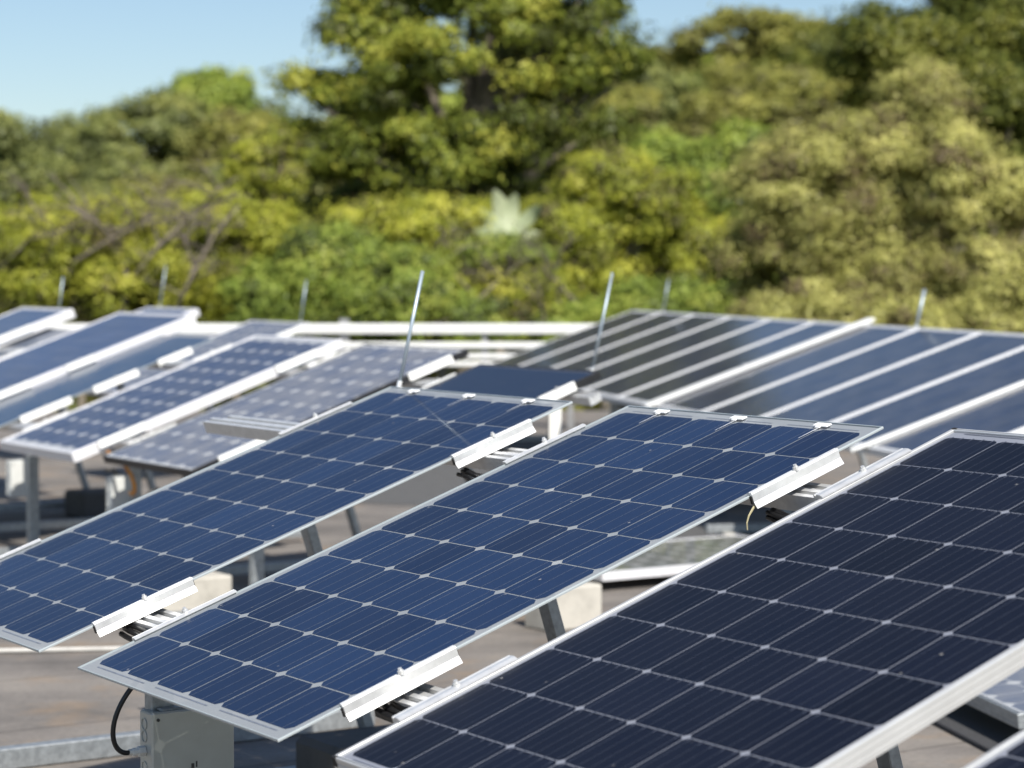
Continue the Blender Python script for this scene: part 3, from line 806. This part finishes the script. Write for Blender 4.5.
# ------------------------------------------------------------------ vegetation
def leaf_mesh(name, lobes, nclump, nleaf, leaf, crad, seed, up=.35, inner=.55):
    r = np.random.default_rng(seed)
    vol = np.array([l[3] * l[4] * l[5] for l in lobes]) ** .667
    pick = r.choice(len(lobes), nclump, p=vol / vol.sum())
    C = np.array([l[:3] for l in lobes])[pick]; S = np.array([l[3:6] for l in lobes])[pick]
    d = r.normal(size=(nclump, 3)); d /= np.linalg.norm(d, axis=1)[:, None]
    d[:, 2] = np.where((d[:, 2] < -.25) & (r.random(nclump) < .6), -d[:, 2], d[:, 2])
    rad = inner + (1.08 - inner) * r.random(nclump) ** .6
    cc = C + d * S * rad[:, None]
    tint_c = np.clip(r.normal(.48, .27, nclump), 0, 1)
    sz = crad * r.uniform(.55, 1.25, nclump)
    leaf = leaf * .5; nleaf = int(nleaf * 5.2); nclump = int(nclump * .65); crad = crad * 1.12
    n = nclump * nleaf
    ci = np.repeat(np.arange(nclump), nleaf)
    off = np.clip(r.normal(size=(n, 3)) * .55, -1.05, 1.05); off *= (.35 + .65 * r.random(n) ** .4)[:, None]; off[:, 2] *= .62
    p = cc[ci] + off * sz[ci][:, None]
    od = off / np.linalg.norm(off, axis=1)[:, None]
    nrm = od * .95 + d[ci] * .35 + r.normal(size=(n, 3)) * .38 + np.array([0, 0, up]); nrm /= np.linalg.norm(nrm, axis=1)[:, None]
    tmp = r.normal(size=(n, 3)); x = np.cross(nrm, tmp); x /= np.linalg.norm(x, axis=1)[:, None]; y = np.cross(nrm, x)
    ls = leaf * r.uniform(.6, 1.4, n)[:, None]
    a = x * ls; b = y * ls * .5
    V = np.stack([p - a, p + b - a * .1 + nrm * ls * .12, p + a, p - b - a * .1 + nrm * ls * .12], 1).reshape(-1, 3)
    me = bpy.data.meshes.new(name)
    me.vertices.add(4 * n); me.vertices.foreach_set("co", V.ravel())
    me.loops.add(4 * n); me.loops.foreach_set("vertex_index", np.arange(4 * n, dtype=np.int32))
    me.polygons.add(n); me.polygons.foreach_set("loop_start", np.arange(0, 4 * n, 4, dtype=np.int32))
    me.polygons.foreach_set("loop_total", np.full(n, 4, dtype=np.int32))
    at = me.attributes.new("tint", 'FLOAT', 'FACE')
    at.data.foreach_set("value", np.clip(tint_c[ci] + r.normal(0, .16, n), 0, 1).astype(np.float32))
    me.update(calc_edges=True); me.validate()
    return me

def limb_mesh(base, lobes, r0, seed, extra=0):
    rg = random.Random(seed); q = MB()
    b = Vector(base)
    lo = min(l[2] - l[5] for l in lobes); cx = sum(l[0] for l in lobes) / len(lobes); cy = sum(l[1] for l in lobes) / len(lobes)
    fork = Vector((b.x + (cx - b.x) * .5, b.y + (cy - b.y) * .5, max(b.z + .8, lo + .2)))
    q.tube([b, b.lerp(fork, .5) + Vector((rg.uniform(-.15, .15), 0, 0)), fork], r0, 8, r_end=r0 * .7)
    for l in lobes:
        for k in range(2 + extra):
            tip = Vector((l[0] + rg.uniform(-.6, .6) * l[3], l[1] + rg.uniform(-.6, .6) * l[4], l[2] + rg.uniform(-.2, .7) * l[5]))
            mid = fork.lerp(tip, .5) + Vector((rg.uniform(-.3, .3), rg.uniform(-.3, .3), -.15))
            q.tube([fork, fork.lerp(mid, .5) + Vector((0, 0, rg.uniform(-.1, .1))), mid, mid.lerp(tip, .5) + Vector((rg.uniform(-.15, .15), 0, rg.uniform(-.1, .15))), tip], r0 * .5, 6, r_end=r0 * .08)
    return q

def px(x, y, d):
    return ((x - 512) / 2365 * d, d, CAM_Z + (269 - y) / 2365 * d)

def tree(name, label, lobes_px, d, leafm, nclump, nleaf, leaf, crad, seed, base_x=None, r0=.14, bark='bark', cat='tree', group=None, extra=0, inner=.55, depth=.8):
    """lobes given as the size they have in the world at distance d"""
    k = d / 2365
    lobes = []
    rg = random.Random(seed * 3 + 1)
    for (x, y, rx, ry) in lobes_px:
        c = px(x, y, d + rg.uniform(-.8, .8) * (rx * k) * .5)
        lobes.append((c[0], c[1], c[2], rx * k, max(rx, ry) * k * depth, ry * k))
    bx = (base_x - 512) * k if base_x is not None else sum(l[0] for l in lobes) / len(lobes)
    bz = float(terrain(bx, d)) - .1
    root = empty(name, Matrix.Translation((bx, d, bz)))
    tag(root, label, cat, group)
    L2 = [(l[0] - bx, l[1] - d, l[2] - bz, l[3], l[4], l[5]) for l in lobes]
    me = leaf_mesh('crown', L2, nclump, nleaf, leaf, crad, seed, inner=inner)
    me.materials.append(M[leafm])
    c = bpy.data.objects.new('crown', me); COL.objects.link(c); c.parent = root
    limb_mesh((0, 0, 0), L2, r0, seed, extra).build('trunk', M[bark], root, True)
    return root

tree('broadleaf_tree', 'tallest tree, golden green crown reaching above the top of the picture',
     [(470, 60, 130, 110), (350, 125, 75, 65), (420, 5, 80, 70), (560, 30, 80, 75), (600, 80, 42, 40), (420, 165, 110, 45), (520, 165, 80, 50), (300, 165, 32, 36), (520, -60, 110, 60), (365, 50, 45, 38), (570, 135, 45, 40)],
     42, 'leaf_big', 640, 75, .105, .46, 11, base_x=470, r0=.3, extra=1, inner=.5)
tree('feathery_tree', 'lime green feathery tree right of the pale broad leaves',
     [(590, 235, 85, 35), (650, 205, 55, 30), (550, 270, 66, 30), (610, 285, 95, 40), (690, 250, 45, 40), (605, 182, 50, 28)], 36, 'leaf_lime', 420, 70, .07, .36, 12, base_x=600, bark='bark_pale', extra=2, r0=.09)
tree('feathery_tree', 'lime green feathery tree left of the pale broad leaves',
     [(440, 235, 60, 35), (470, 265, 75, 32), (420, 290, 70, 40), (500, 300, 80, 40), (360, 225, 40, 25)], 35, 'leaf_lime', 340, 70, .07, .36, 13, base_x=470, bark='bark_pale', extra=2, r0=.09)
tree('olive_tree', 'pale olive tree with dry brown tips, filling the right side',
     [(800, 200, 72, 62), (870, 160, 75, 50), (790, 275, 70, 62), (880, 240, 75, 70), (920, 120, 45, 50)], 31, 'leaf_olive', 620, 75, .055, .30, 14, base_x=850, r0=.12, extra=1)
tree('olive_tree', 'pale olive tree at the right picture edge',
     [(985, 230, 70, 70), (1000, 300, 80, 60), (950, 180, 45, 50), (900, 300, 60, 50)], 30, 'leaf_olive', 480, 75, .055, .30, 15, base_x=985, r0=.12)
tree('leafy_shrub', 'mid green shrub in front of the hill, left of the pale olive tree',
     [(720, 195, 42, 38), (700, 240, 50, 40), (740, 160, 34, 30), (690, 290, 50, 45)], 37, 'leaf_green', 300, 70, .08, .36, 16, cat='shrub')
tree('dark_tree', 'dark green tree on the slope below the top right corner',
     [(930, 75, 60, 50), (985, 110, 55, 55), (1010, 40, 45, 40), (880, 55, 45, 40), (1000, 170, 45, 40)], 52, 'leaf_dark', 420, 70, .13, .6, 17, base_x=960, r0=.25)
tree('dark_tree', 'nearly black tree in the top right corner', [(1000, 5, 50, 26), (965, 10, 26, 22)], 60, 'leaf_dark', 160, 70, .14, .6, 18, base_x=1000, r0=.2)
tree('leafy_shrub', 'fresh green shrub behind the white railing, lower middle',
     [(330, 270, 55, 38), (390, 290, 60, 40), (290, 300, 60, 40), (350, 320, 70, 40), (440, 325, 60, 35)], 33, 'leaf_green', 430, 70, .065, .33, 19, cat='shrub')
tree('lime_shrub', 'yellow green shrub left of the tallest tree',
     [(225, 225, 55, 38), (270, 245, 45, 36), (200, 275, 60, 40), (255, 290, 50, 40), (180, 240, 40, 30), (265, 165, 36, 30)], 38, 'leaf_lime', 380, 70, .075, .36, 20, cat='shrub', extra=1, r0=.08)
tree('leafy_shrub', 'green shrub behind the far left panels',
     [(40, 245, 60, 38), (90, 280, 60, 40), (20, 290, 50, 40), (120, 235, 50, 34), (150, 290, 50, 40)], 37, 'leaf_lime', 420, 70, .07, .36, 21, cat='shrub', extra=1, r0=.08)
tree('grey_tree', 'grey green tree cut by the left picture edge', [(0, 150, 22, 28), (-25, 170, 40, 40), (10, 200, 35, 30)], 44, 'leaf_greyhill', 150, 60, .10, .42, 22, base_x=-10)
tree('leafy_shrub', 'low green bushes between the pale broad leaves and the long array', [(560, 330, 70, 30), (660, 320, 70, 35), (740, 320, 60, 35), (620, 350, 80, 30), (512, 266, 46, 27)], 34, 'leaf_green', 320, 70, .065, .33, 23, cat='shrub')
tree('leafy_shrub', 'olive bush below the pale olive trees', [(800, 330, 70, 30), (880, 330, 70, 30), (960, 340, 70, 30), (1030, 340, 60, 30)], 29.5, 'leaf_olive', 300, 70, .06, .30, 24, cat='shrub')
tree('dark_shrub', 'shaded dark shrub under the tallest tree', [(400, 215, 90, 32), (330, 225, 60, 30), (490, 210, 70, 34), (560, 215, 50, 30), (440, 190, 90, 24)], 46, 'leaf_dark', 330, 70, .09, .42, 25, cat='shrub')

# bare branched trees at left and middle
def bare_tree(label, base, segs, d, r0, m_='bark'):
    bp = px(*base, d); bz = float(terrain(bp[0], d)) - .1
    root = empty('bare_tree', Matrix.Translation((bp[0], d, bz)))
    tag(root, label, 'tree', 'half bare trees behind the roof')
    rg = random.Random(int(base[0])); q = MB()
    q.tube([(0, 0, 0), (0.05, 0, (bp[2] - bz) * .5), (0, 0, bp[2] - bz)], r0 * 1.2, 8, r_end=r0)
    for pts, rs in segs:
        w_ = []
        for i, p_ in enumerate(pts):
            c = px(p_[0], p_[1], d + rg.uniform(-.5, .5)); w_.append((c[0] - bp[0], c[1] - d, c[2] - bz))
        q.tube(w_, rs * .7, 7, r_end=rs * .25)
        for k in range(9):
            i = rg.randrange(1, len(w_)); s_ = Vector(w_[i]).lerp(Vector(w_[i - 1]), rg.random() * .6); e_ = s_ + Vector((rg.uniform(-.8, .8), rg.uniform(-.4, .4), rg.uniform(.05, .6)))
            q.tube([s_, s_.lerp(e_, .5) + Vector((0, 0, rg.uniform(.02, .14))), e_], rs * .3, 5, r_end=rs * .08)
            for j in range(4):
                s2 = s_.lerp(e_, rg.uniform(.4, 1)); e2 = s2 + Vector((rg.uniform(-.4, .4), rg.uniform(-.2, .2), rg.uniform(-.05, .35)))
                q.tube([s2, s2.lerp(e2, .5) + Vector((0, 0, .04)), e2], rs * .14, 4, r_end=rs * .05)
    q.build('trunk', M[m_], root, True)
bare_tree('half bare tree with leaning grey limbs behind the far left panels', (122, 318), [([(122, 318), (128, 285), (160, 245), (205, 205), (222, 185)], .075), ([(128, 285), (122, 250), (100, 225), (70, 205)], .07), ([(40, 300), (42, 260), (55, 225), (30, 205)], .06), ([(160, 245), (150, 215), (165, 190)], .04), ([(60, 300), (75, 262), (110, 240), (140, 225), (190, 215)], .05), ([(0, 270), (30, 240), (60, 232), (95, 214)], .045)], 36.2, .08)
bare_tree('thin bare trunk leaning right, behind the blue back row panel', (172, 320), [([(172, 320), (195, 270), (215, 235), (240, 205)], .06), ([(195, 270), (185, 240), (200, 220)], .04)], 35.2, .06, 'bark')
bare_tree('pale slanting trunk above the white railing', (500, 330), [([(500, 330), (478, 300), (455, 275), (430, 255)], .055), ([(545, 325), (540, 290), (560, 262)], .045), ([(478, 300), (505, 275), (520, 262)], .035)], 33.5, .05)

# pale broad leaved plant
d = 34.35
bp = px(510, 238, d); bz = float(terrain(bp[0], d)) - .05
root = empty('broad_leaved_plant', Matrix.Translation((bp[0], d, bz)))
tag(root, 'plant with pale broad upright leaves in the middle of the green', 'plant')
q = MB(); q.tube([(0, 0, 0), (.02, 0, (bp[2] - bz) * .6), (0, 0, bp[2] - bz)], .09, 8, r_end=.06); q.build('stem', M['bark'], root, True)
for (tx, ty, wd) in ((480, 200, .10), (494, 180, .13), (517, 184, .12), (540, 197, .10), (540, 222, .09), (476, 222, .09)):
    tp = px(tx, ty, d); e_ = Vector((tp[0] - bp[0], rng.uniform(-.25, .1), tp[2] - bz)); s_ = Vector((0, 0, bp[2] - bz))
    q = MB(); n_ = 9; vs = []
    ax = (e_ - s_).normalized(); sdv = ax.cross(Vector((rng.uniform(-.4, .4), -1, .2))).normalized(); fl = ax.cross(sdv)
    for i in range(n_):
        s1 = i / (n_ - 1); c = s_.lerp(e_, s1) + fl * .16 * math.sin(s1 * 2.8) - Vector((0, 0, .14 * s1 * s1))
        wv = wd * (math.sin(math.pi * (.08 + .9 * s1)) ** .7) + .004
        vs += [tuple(c - sdv * wv + fl * .03), tuple(c), tuple(c + sdv * wv + fl * .03)]
    fs = []
    for i in range(n_ - 1):
        for j in (0, 1): fs.append((i * 3 + j, i * 3 + j + 1, i * 3 + j + 4, i * 3 + j + 3))
    q.add(vs, fs, 0, rng.uniform(.2, .9)); q.build('leaf', M['leaf_pale'], root, True)

# wooded hill: four tree shapes, copied with their parts
protos = []
for i, (lm, ls) in enumerate((('leaf_hill', [(0, 0, 3.2, 2.0, 2.0, 1.3), (1.2, .3, 2.6, 1.3, 1.3, 1.0), (-1.3, -.2, 2.7, 1.3, 1.3, 1.0)]),
                              ('leaf_greyhill', [(0, 0, 3.0, 1.7, 1.7, 1.5), (.9, 0, 3.7, 1.2, 1.2, 1.0), (-1.1, .2, 2.4, 1.4, 1.4, 1.0)]),
                              ('leaf_green', [(0, 0, 2.6, 1.9, 1.9, 1.3), (-.7, .4, 3.6, 1.1, 1.1, .9)]),
                              ('leaf_dark', [(0, 0, 2.8, 1.8, 1.8, 1.5), (1.0, 0, 2.0, 1.3, 1.2, 1.0)]))):
    root = empty('hill_tree', Matrix.Identity(4))
    me = leaf_mesh('crown', ls, 150, 55, .15, .55, 50 + i); me.materials.append(M[lm])
    c = bpy.data.objects.new('crown', me); COL.objects.link(c); c.parent = root
    limb_mesh((0, 0, 0), ls, .16, 60 + i).build('trunk', M['bark'], root, True)
    protos.append(root)
KIND = ['olive brown', 'grey green', 'mid green', 'dark green']
rg = random.Random(21)
used = set()
def hill_tree(k, x, y, sc, side):
    r_ = protos[k] if k not in used else copy_tree(protos[k]); used.add(k)
    s_ = sc * rg.uniform(.85, 1.2)
    z = float(terrain(x, y)) - .2
    r_.matrix_world = Matrix.Translation((x, y, z)) @ Matrix.Rotation(rg.uniform(0, 6.28), 4, 'Z') @ Matrix.Diagonal((s_ * rg.uniform(.9, 1.15), s_ * rg.uniform(.9, 1.15), s_, 1))
    tag(r_, KIND[k] + ' round tree among the many on the ' + side, 'tree', KIND[k] + ' trees on the ' + side)
    return r_
for row, (y, n_) in enumerate(((50, 9), (57, 10), (65, 11), (73, 12), (82, 15), (92, 19), (103, 22))):
    half = y * .235
    for i in range(n_):
        x = -half + 2 * half * (i + rg.uniform(.1, .9)) / n_
        side = 'left slope' if x < 0 else 'right slope'
        if x < 0: k = rg.choice((1, 1, 3, 1, 2, 0, 1, 0))
        else: k = rg.choice((0, 0, 2, 0, 0, 2, 3, 1))
        hill_tree(k, x, y + rg.uniform(-2.5, 2.5), (0.85 + (y - 50) / 53 * .45) * (1.0 if x < 0 else 1.0), side)
